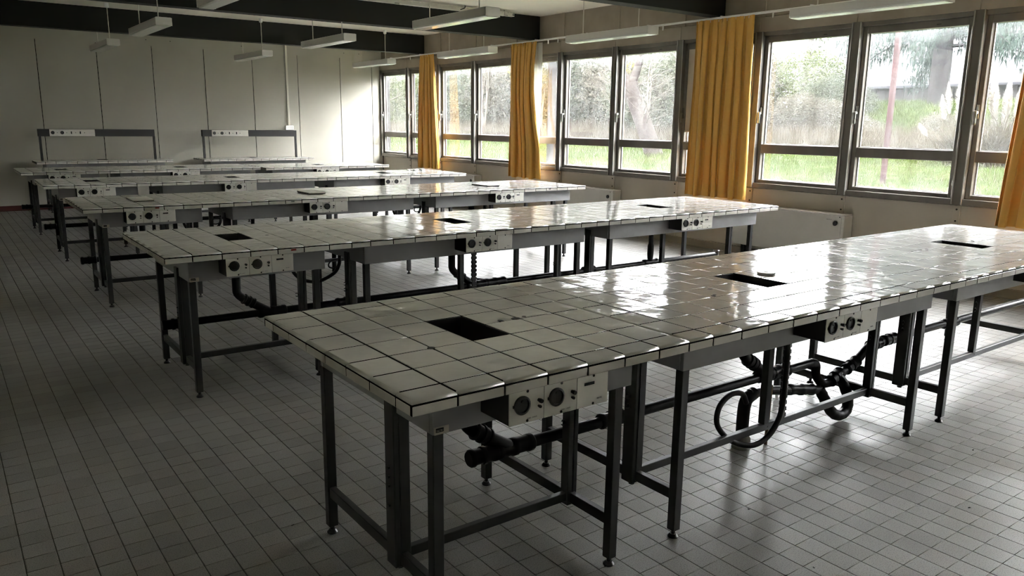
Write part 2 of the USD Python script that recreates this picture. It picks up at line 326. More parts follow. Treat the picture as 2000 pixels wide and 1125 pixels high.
for k in range(len(MUL)-1):
    a, b = MUL[k]+.0525, (MUL[k+1]-.0525 if k < len(MUL)-2 else YB-.06)
    w = thing(f'window_{k+1}', None, None, kind='structure')
    for z0, z1 in ((.866,.905),(1.208,1.310),(2.442,2.512)): part('sash_rail', MB().box(6.885, 6.955, a+.003, b-.003, z0, z1, .004), 'alu', w)
    part('stile', MB().box(6.880, 6.957, a+.002, a+.052, .866, 2.512, .004), 'alu', w)
    part('stile', MB().box(6.880, 6.957, b-.047, b-.002, .866, 2.512, .004), 'alu', w)
    for z0, z1 in ((.905,1.208),(1.31,2.442)):
        for bb in ((b-.060, b-.046, z0, z1), (a+.050, a+.060, z0, z1), (a+.06, b-.060, z0, z0+.008)): part('glazing_bead', MB().box(6.93, 6.947, *bb), 'alu_l', w)
    part('pane', MB().box(6.934, 6.938, a+.05, b-.045, .904, 1.209), 'glass', w)
    part('pane', MB().box(6.934, 6.938, a+.05, b-.045, 1.309, 2.443), 'glass', w)
    hy = b-.020
    h = MB().box(6.868, 6.882, hy-.014, hy+.014, 1.60, 1.73, .003).box(6.835, 6.872, hy-.010, hy+.010, 1.645, 1.672, .004).box(6.826, 6.846, hy-.011, hy+.011, 1.545, 1.675, .005)
    part('handle', h, 'steel', w)
    hg = MB().cyl((6.872, a+.010, .985), (6.872, a+.010, 1.035), .010, 10).box(6.862, 6.882, a+.001, a+.020, .995, 1.02, .002)
    part('hinge', hg, 'steel', w)
    part('label_slot', MB().box(6.876, 6.882, a+.30, a+.34, 2.468, 2.474), 'nail', w)

# ------------------------------------------------------------------ benches
TZ = .826; W = 1.074; Y_EDGES = [0, .087, .237, .387, .537, .687, .837, .987, W]
XA = [0, .1365] + [.1365+.15*k for k in range(1, 6)] + [1.025]
XB = [0, .119] + [.119+.15*k for k in range(1, 13)] + [2.038]
TXT = meshkit.text_mesh('FUBA-10065', .0040, .0003); TXT2 = meshkit.text_mesh('MATRA', .004, .0004); TXT3 = meshkit.text_mesh('DALTOC', .0056, .0005); TXT3.apply_scale([.0205/TXT3.extents[0], 1, 1])
def on_front(m, x, y, z):
    t = m.copy(); v = np.array(t.vertices); t.vertices = np.stack([v[:,0]+x, y - v[:,2], v[:,1]+z], 1); return t
def subtract(x0, x1, y0, y1, h):
    if h is None or x1 <= h[0] or x0 >= h[1] or y1 <= h[2]+.01 or y0 >= h[3]-.01: return [(x0,x1,y0,y1)]
    out = []
    if x0 < h[0]-.005: out.append((x0, h[0], y0, y1))
    if x1 > h[1]+.005: out.append((h[1], x1, y0, y1))
    return out
def worktop(t, XE, YE, hole, g=.0020):
    L, Wd = XE[-1], YE[-1]
    for a, b in zip(XE[:-1], XE[1:]):
        for c, d in zip(YE[:-1], YE[1:]):
            for (x0,x1,y0,y1) in subtract(a, b, c, d, hole):
                ed = (x0 == 0, x1 == L, y0 == 0, y1 == Wd)
                r = tuple(.011 if e else .0032 for e in ed); gg = [0 if e else g for e in ed]
                v, f, n = tile_mesh(x0+gg[0], x1-gg[1], y0+gg[2], y1-gg[3], TZ-(.0080 if any(ed) else .009), TZ+RNG.normal(0,.0002), r, .0066 if any(ed) else .0014, .0035)
                raw_mesh(path_for(t, 'tile'), v, f, n, M['glaze'])
    zt, zb = TZ-.0132, TZ-.0405
    def et(b): part('edge_tile', b, 'glaze_edge', t)
    for a, b in zip(XE[:-1], XE[1:]):
        a2, b2 = (a if a > 0 else -.0), b
        et(MB().box(a2+g, b2-g, 0, .009, zb, zt, .0018)); et(MB().box(a2+g, b2-g, Wd-.009, Wd, zb, zt, .0018))
    for c, d in zip(YE[:-1], YE[1:]):
        c2, d2 = (c+.0095 if c == 0 else c+g), (d-.0095 if d == Wd else d-g)
        et(MB().box(0, .009, c2, d2, zb, zt, .0018)); et(MB().box(L-.009, L, c2, d2, zb, zt, .0018))
    s = MB(); e = .0045; z0, z1 = TZ-.0375, TZ-.0009
    if hole:
        h = hole
        for e, z0, z1 in ((.0012, TZ-.0385, TZ-.0072), (.0145, TZ-.0072, TZ-.0009)):
            s.box(e, h[0]-.002, e, Wd-e, z0, z1).box(h[1]+.002, L-e, e, Wd-e, z0, z1).box(h[0]-.002, h[1]+.002, e, h[2]-.002, z0, z1).box(h[0]-.002, h[1]+.002, h[3]+.002, Wd-e, z0, z1)
    else:
        for e, z0, z1 in ((.0012, TZ-.0385, TZ-.0072), (.0145, TZ-.0072, TZ-.0009)): s.box(e, L-e, e, Wd-e, z0, z1)
    part('grout_slab', s, 'grout', t)
    if hole:
        h = hole; k = MB(); w = .004
        k.box(h[0], h[0]+w, h[2], h[3], TZ-.15, TZ-.003).box(h[1]-w, h[1], h[2], h[3], TZ-.15, TZ-.003).box(h[0], h[1], h[2], h[2]+w, TZ-.15, TZ-.003).box(h[0], h[1], h[3]-w, h[3], TZ-.15, TZ-.003).box(h[0], h[1], h[2], h[3], TZ-.155, TZ-.15)
        k.cyl(((h[0]+h[1])/2, (h[2]+h[3])/2, TZ-.155), ((h[0]+h[1])/2, (h[2]+h[3])/2, TZ-.20), .026, 14)
        part('sink_well', k, 'sink', t)
def leg(t, x, y, top=.655, s=.0175):
    b = MB().box(x-s, x+s, y-s, y+s, .030, top, .002)
    p = part('leg', b, 'leg', t)
    part('foot', MB().cyl((x,y,.012), (x,y,.034), .008, 10).tube([(x,y,0),(x,y,.004),(x,y,.014)], [.019,.020,.012], 14), 'black', p, 40)
def end_frame(t, x, wide, clips, y0=.1625, y1=W-.1535, yp=.388):
    leg(t, x, y0); leg(t, x, y1)
    for ya, yb in ((y0+.017, yp-.02), (yp+.02, y1-.017)): part('cross_rail', MB().box(x-.0125, x+.0125, ya, yb, .150, .190, .002), 'leg', t)
    if wide:
        b = MB().box(x-.030, x+.026, yp-.030, yp+.030, .140, .70, .003).box(x-.012, x+.012, yp-.034, yp-.029, .145, .70).cyl((x, yp, .125), (x, yp, .142), .012, 10)
    else:
        b = MB().box(x-.022, x+.0, yp-.020, yp+.020, .140, .70, .002).box(x+.004, x+.022, yp-.020, yp+.020, .140, .70, .002).box(x-.02, x+.02, yp-.012, yp+.012, .14, .70)
    part('duct_post', b, 'leg', t)
    if clips:
        for z in ([.47,.44,.41,.345] if clips == 'bumps' else [.494,.455] if wide else [.46]):
            sx = x-(.030 if wide else .022); c = MB()
            if clips == 'bumps':
                part('clip_stud', c.box(sx-.007, sx+.001, yp-.006, yp+.006, z-.004, z+.004, .002), 'black', t); continue
            th = np.linspace(.6, 2*PI-.6, 12); c.tube([(sx-.012-.010*math.cos(q), yp, z+.010*math.sin(q)) for q in th], .0022, 6)
            c.box(sx-.006, sx+.001, yp-.004, yp+.004, z-.005, z+.005)
            part('hose_clip', c, 'black', t)
def socket_box(t, bx, detail, lcd):
    z0, z1, y0 = .689, .7865, .004
    part('box_body', MB().box(bx+.0015, bx+.3685, y0+.003, .1455, z0+.001, z1, .002), 'boxdark', t)
    for k in range(3):
        a, b = bx+.123*k+.0008, bx+.123*(k+1)-.0008
        mod = part('socket_panel' if k < 2 else 'meter_panel', MB().box(a, b, y0, y0+.004, z0, z1, .0012), 'panel', t)
        for zz in (z0+.0065, z1-.005): part('screw', MB().cyl(((a+b)/2+.002, y0-.0012, zz), ((a+b)/2+.002, y0+.001, zz), .004, 10), 'black', mod)
        zc = z0+.056
        if k < 2:
            cx = a+.042; s = MB()
            rr = [(.0, 0), (.0265, 0), (.0275, .003), (.0275, .007), (.024, .0085), (.0215, .0085), (.0205, .002), (0, .002)]
            prof = np.array([(r, h) for r, h in rr]); n = 24; th = np.arange(n)*2*PI/n
            vv = np.vstack([np.stack([cx+r*np.cos(th), np.full(n, y0-h), zc+r*np.sin(th)], 1) for r, h in prof]); ff = []
            for i in range(len(prof)-1):
                for j in range(n):
                    p, q = i*n+j, i*n+(j+1) % n; ff.append((p, q, q+n, p+n))
            s.add(vv, ff)
            for sx, sz in ((-.009,0),(.009,0),(0,.011)): s.cyl((cx+sx, y0-.001, zc+sz), (cx+sx, y0-.0045 if sz else y0-.0022, zc+sz), .0028, 8)
            s.box(cx-.031, cx-.026, y0-.005, y0, zc-.004, zc+.004, .001)
            part('socket', s, 'black', mod, 35)
            for zz, r, l in ((zc+.0035, .0066, .016), (zc-.014, .0046, .011)):
                x = b-.019
                part('terminal_knob', MB().tube([(x, y0, zz), (x, y0-l*.45, zz), (x, y0-l*.5, zz), (x, y0-l, zz)], [r*.75, r*.8, r, r*.9], 10), 'black', mod, 35)
            if detail: part('print', on_front(TXT, a+.062, y0-.0001, z0+.010), 'ink', mod)
        else:
            if lcd:
                part('display', MB().box(a+.027, a+.066, y0-.0012, y0+.001, z0+.066, z0+.075, .0005), 'sink', mod)
            if detail: part('print', on_front(TXT2, a+.078, y0-.0001, z0+.017), 'ink', mod)
def bench(name, label, kind, row, x0, y0, rot, detail, opts):
    L = 1.025 if kind == 'a' else 2.038
    t = thing(name, label, 'lab bench', (x0, y0, 0), rot, None)
    hole = (.4365, .5865, .387, .687) if kind == 'a' else (.944, 1.094, .387, .687)
    worktop(t, XA if kind == 'a' else XB, Y_EDGES, hole)
    il, ir, fy, by = .145, .108, .1455, W-.1455; z0, z1 = .652, .789
    ap = MB().box(il, L-ir, fy, fy+.018, z0, z1, .002); part('front_apron', ap, 'apron', t)
    part('back_apron', MB().box(il, L-ir, by-.018, by, z0, z1, .002), 'apron', t)
    part('end_apron', MB().box(il, il+.018, fy+.0185, by-.0185, z0, z1, .002), 'apron', t)
    part('end_apron', MB().box(L-ir-.018, L-ir, fy+.0185, by-.0185, z0, z1, .002), 'apron', t)
    xl, xr, yp = .163, L-.163, .388
    end_frame(t, xl, True, ('bumps' if kind == 'a' or opts.get('bumps') else 'c') if detail else None); end_frame(t, xr, False, 'c' if detail else None)
    part('long_rail', MB().box(xl+.0125, xr-.0125, yp-.012, yp+.012, .155, .188, .002), 'leg', t)
    if kind != 'a':
        x = .995
        if detail and not opts.get('duct', True):
            for z in (.492, .454):
                th = np.linspace(.6, 2*PI-.6, 12); part('hose_clip', MB().tube([(x-.0295-.010*math.cos(q), yp, z+.010*math.sin(q)) for q in th], .0024, 6).box(x-.0195, x-.017, yp-.004, yp+.004, z-.004, z+.004), 'black', t)
        part('mid_post', MB().box(x-.0175, x+.0175, yp-.0175, yp+.0175, .188, .655, .002), 'leg', t)
        part('screw', MB().cyl((x+.02, yp-.0135, .171), (x+.02, yp-.0115, .171), .005, 8), 'black', t)
        if opts.get('duct', True):
            d = MB(); dx, dy = 1.085, yp-.030
            d.box(dx-.013, dx+.013, dy-.008, dy+.008, .20, .66)
            for z in np.arange(.21, .65, .030): d.box(dx-.019, dx+.019, dy-.010, dy+.006, z, z+.019)
            part('slotted_duct', d, 'black', t)
    socket_box(t, .303 if kind == 'a' else .792, detail, opts.get('lcd', True))
    if kind == 'a':
        pl = part('name_plate', MB().box(il+.004, il+.052, fy-.0022, fy+.001, z0+.001, z0+.024, .0008), 'plate', t)
        part('plate_field', MB().box(il+.009, il+.034, fy-.0030, fy-.0018, z0+.0085, z0+.0205), 'sink', pl)
        if detail: part('print', on_front(TXT3, il+.0105, fy-.0030, z0+.0105), 'plate', pl)
    for hx, hy, r in opts.get('taps', []):
        part('tap_hole', MB().tube([(hx,hy,TZ-.004),(hx,hy,TZ+.0006),(hx,hy,TZ+.0002)], [r,r,r*.75], 14), 'sink', t)
    for sx, m_ in opts.get('sticker', []):
        part('sticker', MB().box(sx, sx+.030, -.0012, .0005, TZ-.026, TZ-.015), m_, t, label='small red label' if m_ == 'red' else 'small dark label')
    return t
ROWS = [0.0, 2.551, 5.158, 7.721, 10.104]; ROT = [0, -.0017, -.0104, -.0228, -.0009]
RN = ['nearest row', 'second row', 'third row', 'fourth row', 'fifth row']
def rp(r, x, y, z=0):                       # a point of row r in the room
    c, s = math.cos(ROT[r]), math.sin(ROT[r]); return np.array([x*c-y*s, ROWS[r]+x*s+y*c, z])
lab = {
 'a': ['short white-tiled bench with open sink slot, closest to the viewer', 'short white-tiled bench with red label at the left end of the second row', 'short white-tiled bench with a covered sink at the left end of the third row', 'short white-tiled bench at the left end of the fourth row', 'short white-tiled bench at the left end of the fifth row, far left'],
 'b': ['long glossy tiled bench, middle of the nearest row, with a black hose loop under it', 'long tiled bench in the middle of the second row, open sink slot', 'long tiled bench in the middle of the third row, sink covered', 'long tiled bench in the middle of the fourth row', 'long tiled bench in the middle of the fifth row, before the wall benches'],
 'c': ['long tiled bench cut off by the right edge of the photo, nearest row', 'long tiled bench at the window end of the second row, beside the near radiator', 'long tiled bench at the window end of the third row, sink covered', 'long tiled bench at the window end of the fourth row with white crumbs on it', 'long tiled bench at the window end of the fifth row, set slightly forward']}
TAPS_A = [(.285,.388,.013), (.725,.543,.017), (.660,.545,.011), (.768,.552,.008)]
for r in range(5):
    det = r < 2
    oa = {'lcd': True, 'taps': TAPS_A if r == 0 else [(.285,.388,.012), (.70,.50,.012)]}
    if r in (1, 2): oa['sticker'] = [(.66 if r == 1 else .52, 'red')]
    bench('lab_bench', lab['a'][r], 'a', r, *rp(r, 0, 0)[:2], ROT[r], det, oa)
    ob = {'lcd': False, 'taps': [(.70,.50,.012), (.60,.40,.010), (.62,.41,.008)] if r == 0 else [(.70,.55,.010)], 'duct': r < 2}
    if r == 2: ob['sticker'] = [(.62, 'ink')]
    bench('lab_bench', lab['b'][r], 'b', r, *rp(r, 1.026, 0)[:2], ROT[r], det, ob)
    oc = {'lcd': True, 'taps': [(.86,.30,.010)] if r == 0 else [], 'duct': False}
    if r == 2: oc['sticker'] = [(1.50, 'ink')]
    bench('lab_bench', lab['c'][r], 'c', r, *rp(r, 3.066 if r < 4 else 3.10, 0 if r < 4 else -.13)[:2], ROT[r], det, oc)

# wall benches with raised socket beam
def wall_bench(x0, label, px):
    t = thing('wall_bench', label, 'lab bench', (x0, 12.84, 0))
    YE = [0, .087, .237, .387, .537, .70]; L = 2.038
    worktop(t, XB, YE, (.944, 1.094, .52, .64))
    z0, z1 = .652, .789
    part('front_apron', MB().box(.145, L-.108, .1455, .1635, z0, z1, .002), 'apron', t)
    part('end_apron', MB().box(.145, .163, .165, .66, z0, z1, .002), 'apron', t); part('end_apron', MB().box(L-.126, L-.108, .165, .66, z0, z1, .002), 'apron', t)
    for x in (.163, L-.163):
        for y in (.1625, .60): leg(t, x, y)
        part('cross_rail', MB().box(x-.0125, x+.0125, .18, .583, .150, .190, .002), 'leg', t)
    xs = (px, px+1.72)
    for x in xs: part('beam_post', MB().box(x, x+.035, .40, .435, TZ, 1.22, .002), 'leg', t)
    bm = part('socket_beam', MB().box(px-.01, px+1.745, .37, .45, 1.216, 1.332, .003), M['boxdark'], t)
    a = px+.155; w = .66
    pn = part('socket_panel', MB().box(a, a+w, .364, .3705, 1.219, 1.329, .001), 'panel', bm)
    for k in range(2):
        part('socket', MB().cyl((a+.045+.135*k, .3645, 1.275), (a+.045+.135*k, .356, 1.275), .027, 18), 'black', pn)
        part('terminal_knob', MB().cyl((a+.11+.135*k, .3645, 1.275), (a+.11+.135*k, .354, 1.275), .006, 8), 'black', pn)
        part('switch', MB().box(a+.305+.13*k, a+.322+.13*k, .358, .3645, 1.255, 1.295, .001), 'black', pn)
        part('terminal_knob', MB().cyl((a+.375+.13*k, .3645, 1.275), (a+.375+.13*k, .354, 1.275), .006, 8), 'black', pn)
    return t
wall_bench(.44, 'white-tiled bench against the back wall, left one, with raised grey socket beam', .105)
wall_bench(2.99, 'white-tiled bench against the back wall, right one, with raised grey socket beam', .110)

# sink covers of the third row, disc, crumbs
for bx, hx, nm in ((0, .51, 'short left bench'), (1.026, 1.019, 'middle bench'), (3.066, 1.019, 'window-end bench')):
    p = rp(2, bx+hx, .537, TZ+.0006)
    t = thing('sink_cover', f'raised white rectangular sink cover lying on the {nm} of the third row', 'sink cover', p, ROT[2])
    part('cover_plate', MB().box(-.085, .085, -.16, .16, .004, .014, .003), 'cover', t)
    part('cover_rim', MB().box(-.080, .080, -.155, .155, 0, .0045), 'grout', t)
p = rp(0, 1.026+1.205, .585, TZ+.0004)
t = thing('drain_plug', 'round white plug disc lying beside the open sink slot, nearest row', 'plug', p)
part('disc', MB().tube([(0,0,0),(0,0,.003),(0,0,.008),(0,0,.0095)], [.040,.043,.043,.040], 28), 'white', t, 40)
part('knob', MB().tube([(0,0,.0095),(0,0,.011)], [.012,.009], 14), 'conduit', t, 40)
for k, (cx, cy, s) in enumerate([(4.62,.80,.035), (4.66,.84,.045), (4.73,.82,.05), (4.79,.86,.045), (4.86,.82,.05)]):
    pt = rp(3, cx, cy, TZ+.001)
    hull = trimesh.convex.convex_hull(np.array([(RNG.uniform(-s, s), RNG.uniform(-s, s)*.7, z) for z in [0]*6+[.012]*5+[.022]*3]))
    hull.apply_translation(pt-np.array([0,0,hull.bounds[0][2]]))
    part_ = part('plaster_chip', hull, 'chip'); tag(part_, 'broken white crumb lying on the window end of the fourth row', 'debris', 'crumbs on the fourth row')
for k, (cx, cy) in enumerate([(3.62,.55), (4.28,.55)]):
    b = MB()
    for q in range(5):
        a0 = RNG.uniform(0, 6.28); ax, ay = cx+RNG.normal(0, .035), cy+RNG.normal(0, .014); rr = RNG.uniform(.006,.013)
        b.tube([(ax,ay,TZ), (ax,ay,TZ+.0014)], [rr, rr*.8], 9)
    tag(part('dried_residue', b, 'stain'), ['dark dried spots left of the sink slot on the right-edge bench', 'dark dried spots right of the sink slot on the right-edge bench'][k], 'stain')

# ------------------------------------------------------------------ plumbing under the benches
PYP, PZP = .545, .338
def coupling(t, a, b, r=.026):
    r *= 1.17
    a, b = np.array(a, float), np.array(b, float); P, R = [], []
    for s, rr in ((0, r*.86), (.06, r*1.05), (.16, r*1.05), (.2, r*.92), (.42, r*.92), (.46, r*1.08), (.56, r*1.08), (.60, r*.95), (.82, r*.95), (.86, r*1.06), (.96, r*1.06), (1, r*.88)):
        P.append(a+(b-a)*s); R.append(rr)
    part('coupling', MB().tube(P, R, 14), 'pipe', t, 40)
def wye(t, r, x, vertical=True):
    A = [rp(r, x, PYP, .665), rp(r, x, PYP, .53), rp(r, x+.004, PYP, .475), rp(r, x+.05, PYP, .428), rp(r, x+.20, PYP, PZP)]
    part('branch', MB().tube(A[:2] + list(curve(A[1:4], 9))[1:] + [A[4]], .0255, 14), 'pipe', t, 40)
    coupling(t, rp(r, x+.035, PYP, .442), rp(r, x+.10, PYP, .402), .027)
    coupling(t, rp(r, x+.12, PYP, PZP), rp(r, x+.30, PYP, PZP), .027)
XS = [.545, .095, .035, .03, .03]
for r in range(5):
    t = thing('drain_pipe', f'black plastic drain pipe running under the {RN[r]} of benches', 'pipe')
    runs = [(XS[r], 2.62), (3.16, 6.86)] if r == 0 else [(XS[r], 4.985)]
    for a, b in runs:
        part('pipe_run', MB().tube([rp(r, a, PYP, PZP), rp(r, (a+b)/2, PYP, PZP-.004), rp(r, b, PYP, PZP-.008)], .0225, 16), 'pipe', t, 40)
    coupling(t, rp(r, XS[r]-.02, PYP, PZP), rp(r, XS[r]+.10, PYP, PZP), .027)
    for x in (.5115, 2.045): wye(t, r, x)
    part('branch', MB().tube([rp(r, 4.085, PYP, .665), rp(r, 4.085, PYP, .50), rp(r, 4.085, PYP, .48), rp(r, 4.085, PYP, .41), rp(r, 4.085, PYP, PZP)], [.021,.021,.028,.028,.022], 14), 'pipe', t, 40)
    coupling(t, rp(r, 4.00, PYP, PZP-.004), rp(r, 4.17, PYP, PZP-.006), .026)
    for x in (1.15, 3.30): coupling(t, rp(r, x, PYP, PZP), rp(r, x+.13, PYP, PZP), .0265)
    if r == 0:
        coupling(t, rp(0, 2.27, PYP, PZP-.004), rp(0, 2.41, PYP, PZP-.006), .028)
        sw = curve([rp(0,2.60,PYP,.332), rp(0,2.655,PYP,.315), rp(0,2.668,PYP,.255), rp(0,2.71,PYP-.01,.205), rp(0,2.77,PYP-.02,.200)], 24)
        part('swan_bend', MB().tube(sw, .0225, 14), 'pipe', t, 40)
        U = curve([rp(0,2.66,PYP-.03,.19), rp(0,2.69,PYP-.05,.13), rp(0,2.72,PYP-.07,.07), rp(0,2.78,PYP-.08,.035), rp(0,2.85,PYP-.08,.05), rp(0,2.872,PYP-.07,.11), rp(0,2.862,PYP-.04,.185), rp(0,2.83,PYP-.02,.225)], 42)
        ring = np.array([.0275 + (.0016 if i % 3 == 0 else 0) for i in range(len(U))])
        part('trap_bend', MB().tube(U, ring, 14), 'pipe', t, 40)
        coupling(t, rp(0,2.77,PYP-.02,.205), rp(0,2.88,PYP-.01,.235), .027)
        part('riser', MB().tube(curve([rp(0,2.86,PYP-.01,.225), rp(0,2.95,PYP,.235), rp(0,3.06,PYP,.275), rp(0,3.17,PYP,.334)], 16), .0235, 14), 'pipe', t, 40)
        coupling(t, rp(0,2.94,PYP,.232), rp(0,3.05,PYP,.268), .0265); coupling(t, rp(0,3.16,PYP,.330), rp(0,3.27,PYP,.334), .0265)
        part('low_run', MB().tube([rp(0,2.12,PYP,.262), rp(0,2.3,PYP,.245), rp(0,2.52,PYP-.01,.205), rp(0,2.67,PYP-.03,.185)], .0225, 14), 'pipe', t, 40)
        coupling(t, rp(0,2.42,PYP,.226), rp(0,2.62,PYP-.02,.192), .0245)
        part('stack', MB().tube(curve([rp(0,2.16,PYP,.262), rp(0,2.10,PYP,.235), rp(0,2.085,PYP,.17), rp(0,2.085,PYP,.02)], 18), .030, 14), 'pipe', t, 40)
        part('floor_collar', MB().tube([rp(0,2.085,PYP,0), rp(0,2.085,PYP,.05), rp(0,2.085,PYP,.07)], [.045,.042,.028], 16), 'concrete', t, 40)
        part('copper_tube', MB().tube([rp(0,2.215,.50,.0), rp(0,2.222,.50,.30)], .0085, 10), 'copper', t, 40)
    elif r == 1:
        B = curve([rp(r, 2.36, PYP, PZP), rp(r, 2.33, PYP+.10, PZP), rp(r, 2.31, PYP+.18, PZP-.02), rp(r, 2.31, PYP+.22, PZP-.10), rp(r, 2.31, PYP+.22, .0)], 20)
        part('stack', MB().tube(B, .026, 14), 'pipe', t, 40)
        coupling(t, rp(r, 2.33, PYP, PZP), rp(r, 2.52, PYP, PZP), .029)
    else:
        part('stack', MB().tube(curve([rp(r, 2.30, PYP, PZP), rp(r, 2.31, PYP+.1, PZP-.04), rp(r, 2.31, PYP+.12, 0)], 14), .024, 12), 'pipe', t, 40)
    if r: part('end_bracket', MB().box(*sorted((rp(r,4.97,PYP,0)[0]-.01, rp(r,4.97,PYP,0)[0]+.012)), rp(r,4.97,PYP,0)[1]-.03, rp(r,4.97,PYP,0)[1]+.03, PZP-.04, PZP+.03, .003), 'steel', t)

hz = curve([(2.075,.334,.66),(2.078,.332,.45),(2.075,.332,.30),(2.05,.332,.215),(1.98,.333,.150),(1.89,.345,.128),(1.80,.385,.155),(1.745,.425,.225),(1.765,.44,.30),(1.85,.45,.340),(1.94,.455,.325),(1.985,.46,.27)], 96)
solo('rubber_hose', MB().tube(hz, .0125, 12), 'rubber', 'black rubber hose hanging in a round loop under the middle bench, nearest row', 'hose', 40)
def dangling(r, x, label):
    y = .50
    hh = curve([rp(r,x+.13,y,.66), rp(r,x+.125,y,.60), rp(r,x+.085,y,.545), rp(r,x-.02,y,.505), rp(r,x-.12,y,.525), rp(r,x-.18,y,.58), rp(r,x-.20,y,.66)], 48)
    t = thing('dangling_hose', label, 'hose')
    part('hose', MB().tube(hh, .0115, 12), 'rubber', t, 40)
    lo = curve([rp(r,x+.125,y-.02,.645), rp(r,x+.06,y-.02,.63), rp(r,x+.045,y-.02,.60), rp(r,x+.075,y-.02,.585), rp(r,x+.115,y-.02,.60), rp(r,x+.12,y-.02,.64)], 30)
    part('tie_loop', MB().tube(lo, .005, 8), 'rubber', t, 40)
dangling(1, 1.035, 'black hose drooping between the left and middle benches of the second row')
dangling(2, 1.035, 'black hose drooping between the left and middle benches of the third row')
dangling(2, 3.10, 'black hose drooping between the middle and window-end benches of the third row')

# ------------------------------------------------------------------ radiators
for k, y0 in enumerate((2.86, 6.345, 9.84)):
    t = thing('radiator', ['pale sheet-metal radiator under the nearest windows with round black knob', 'pale sheet-metal radiator under the middle windows behind the third row', 'pale sheet-metal radiator under the far windows behind the fourth row'][k], 'radiator', (6.72, y0, 0))
    L = 1.50
    part('front_cover', MB().box(0, .012, .035, L-.035, .145, .605, .003), 'radiator', t)
    part('end_cap', MB().box(0, .155, 0, .034, .145, .605, .004), 'radiator', t); part('end_cap', MB().box(0, .155, L-.034, L, .145, .605, .004), 'radiator', t)
    part('top_grille', MB().box(0, .155, 0, L, .606, .616, .003), 'radiator', t)
    core = MB().box(.03, .14, .05, L-.05, .17, .58); part('core', core, 'boxdark', t)
    part('knob', MB().tube([(0,.10,.52),(-.012,.10,.52),(-.014,.10,.52)], [.024,.024,.020], 20), 'black', t, 40)
    [part('foot', MB().box(.03,.13,q,q+.04,0,.145), 'boxdark', t) for q in (.2, L-.24)]
    part('screw', MB().cyl((-.002,.055,.588),(.002,.055,.588),.006,8), 'nail', t)
    if k == 0:
        tm = meshkit.text_mesh('MAZDA', .012, .0005); v = np.array(tm.vertices)
        tm.vertices = np.stack([-v[:,2]-.0002, .205-v[:,0], v[:,1]+.550], 1)
        part('print', tm, 'ink', t)

# ------------------------------------------------------------------ curtains and rail
t = thing('curtain_rail', 'white curtain rail running above all the windows', 'curtain rail')
part('rail', MB().box(6.700, 6.735, -3.0, 13.55, 2.735, 2.757, .003), 'white', t)
for y in np.arange(-2.4, 13.4, 1.175):
    part('bracket', MB().box(6.715, 6.86, y-.008, y+.008, 2.757, 2.770), 'white', t)
for y in (3.93, 5.55, 5.65, 7.62, 7.85, 10.6, 12.05, 12.75):
    part('glider', MB().box(6.706, 6.722, y-.006, y+.006, 2.68, 2.736, .002), 'white', t)
def curtain(label, y0t, y1t, y0b, y1b, n, seed, bulge=0.0, zt=2.735, zb=.665, amp=.058):
    rg = np.random.default_rng(seed); NU, NV = n*20, 36
    u = np.linspace(0, 1, NU); kn = np.sort(rg.uniform(.0, 1, n)); ph = np.interp(u, np.linspace(0,1,n+2), np.concatenate([[0], np.cumsum(.6+rg.random(n+1))]))
    ph = ph/ph[-1]*n*2*PI; a_u = amp*(.5+.7*np.interp(u, np.linspace(0,1,n+2), rg.random(n+2)))
    P = []
    for j in range(NV):
        s = j/(NV-1); z = zt+(zb-zt)*s
        lo, hi = y0t+(y0b-y0t)*s, y1t+(y1b-y1t)*s
        lo += bulge*math.sin(PI*min(s/.75,1))
        topf = math.exp(-s*14)
        aa = a_u*(.45+.75*s)*(1-topf*.55)
        x = 6.715 - aa*(np.sin(ph)*(1-.35*s) + .35*np.sin(ph*.5+seed+2*s)) - .012*topf*np.sin(ph*2.3)
        y = lo+(hi-lo)*u - .021*np.sin(2*ph)*(1-topf*.5) + .010*np.sin(ph*.37+seed)*s + .006*np.sin(6*s+u*9)
        zz = z + .008*np.sin(ph*.5)*s
        P.append(np.stack([x, y, zz], 1))
    P = np.array(P); du = np.gradient(P, axis=1); dv = np.gradient(P, axis=0); nn = np.cross(du, dv); nn /= np.linalg.norm(nn, axis=2, keepdims=True)
    A, B = P+nn*.0012, P-nn*.0012; V = np.vstack([A.reshape(-1,3), B.reshape(-1,3)]); o = NU*NV; Fq = []
    I = np.arange(NV*NU).reshape(NV, NU); a, b, c, d = I[:-1,:-1].ravel(), I[:-1,1:].ravel(), I[1:,1:].ravel(), I[1:,:-1].ravel()
    Fq = np.vstack([np.stack([a,b,c,d],1), np.stack([a+o,d+o,c+o,b+o],1)])
    rim = np.concatenate([I[0], I[1:,-1], I[-1,-2::-1], I[-2:0:-1,0]]); rn = np.roll(rim, -1)
    Fq = np.vstack([Fq, np.stack([rim, rn, rn+o, rim+o], 1)])
    t = thing('curtain', label, 'curtain')
    part('cloth', MB().add(V, Fq), 'curtain', t, True)
    nh = 14; hd = MB()
    for q in range(nh):
        y = y0t+.02+(y1t-y0t-.04)*q/(nh-1); hd.cyl((6.717, y, zt-.03), (6.717, y, zt+.012), .003, 6)
    tag(part('hooks', hd, 'white', t), kind='stuff')
    return t
curtain('ochre pleated curtain hanging farthest away, near the back corner', 11.17, 11.69, 11.02, 11.79, 6, 1)
c2 = curtain('ochre pleated curtain between the middle windows, with a white lining edge showing', 8.12, 8.79, 7.98, 8.80, 7, 2, bulge=.10)
lin = MB(); ys = np.linspace(8.06, 8.30, 10); zs = np.linspace(2.72, .80, 14)
LP = np.array([[(6.762+.008*math.sin(y*60), y + .02*math.sin(z*2), z) for y in ys] for z in zs]); I = np.arange(140).reshape(14, 10)
qa = np.stack([I[:-1,:-1].ravel(), I[:-1,1:].ravel(), I[1:,1:].ravel(), I[1:,:-1].ravel()], 1)
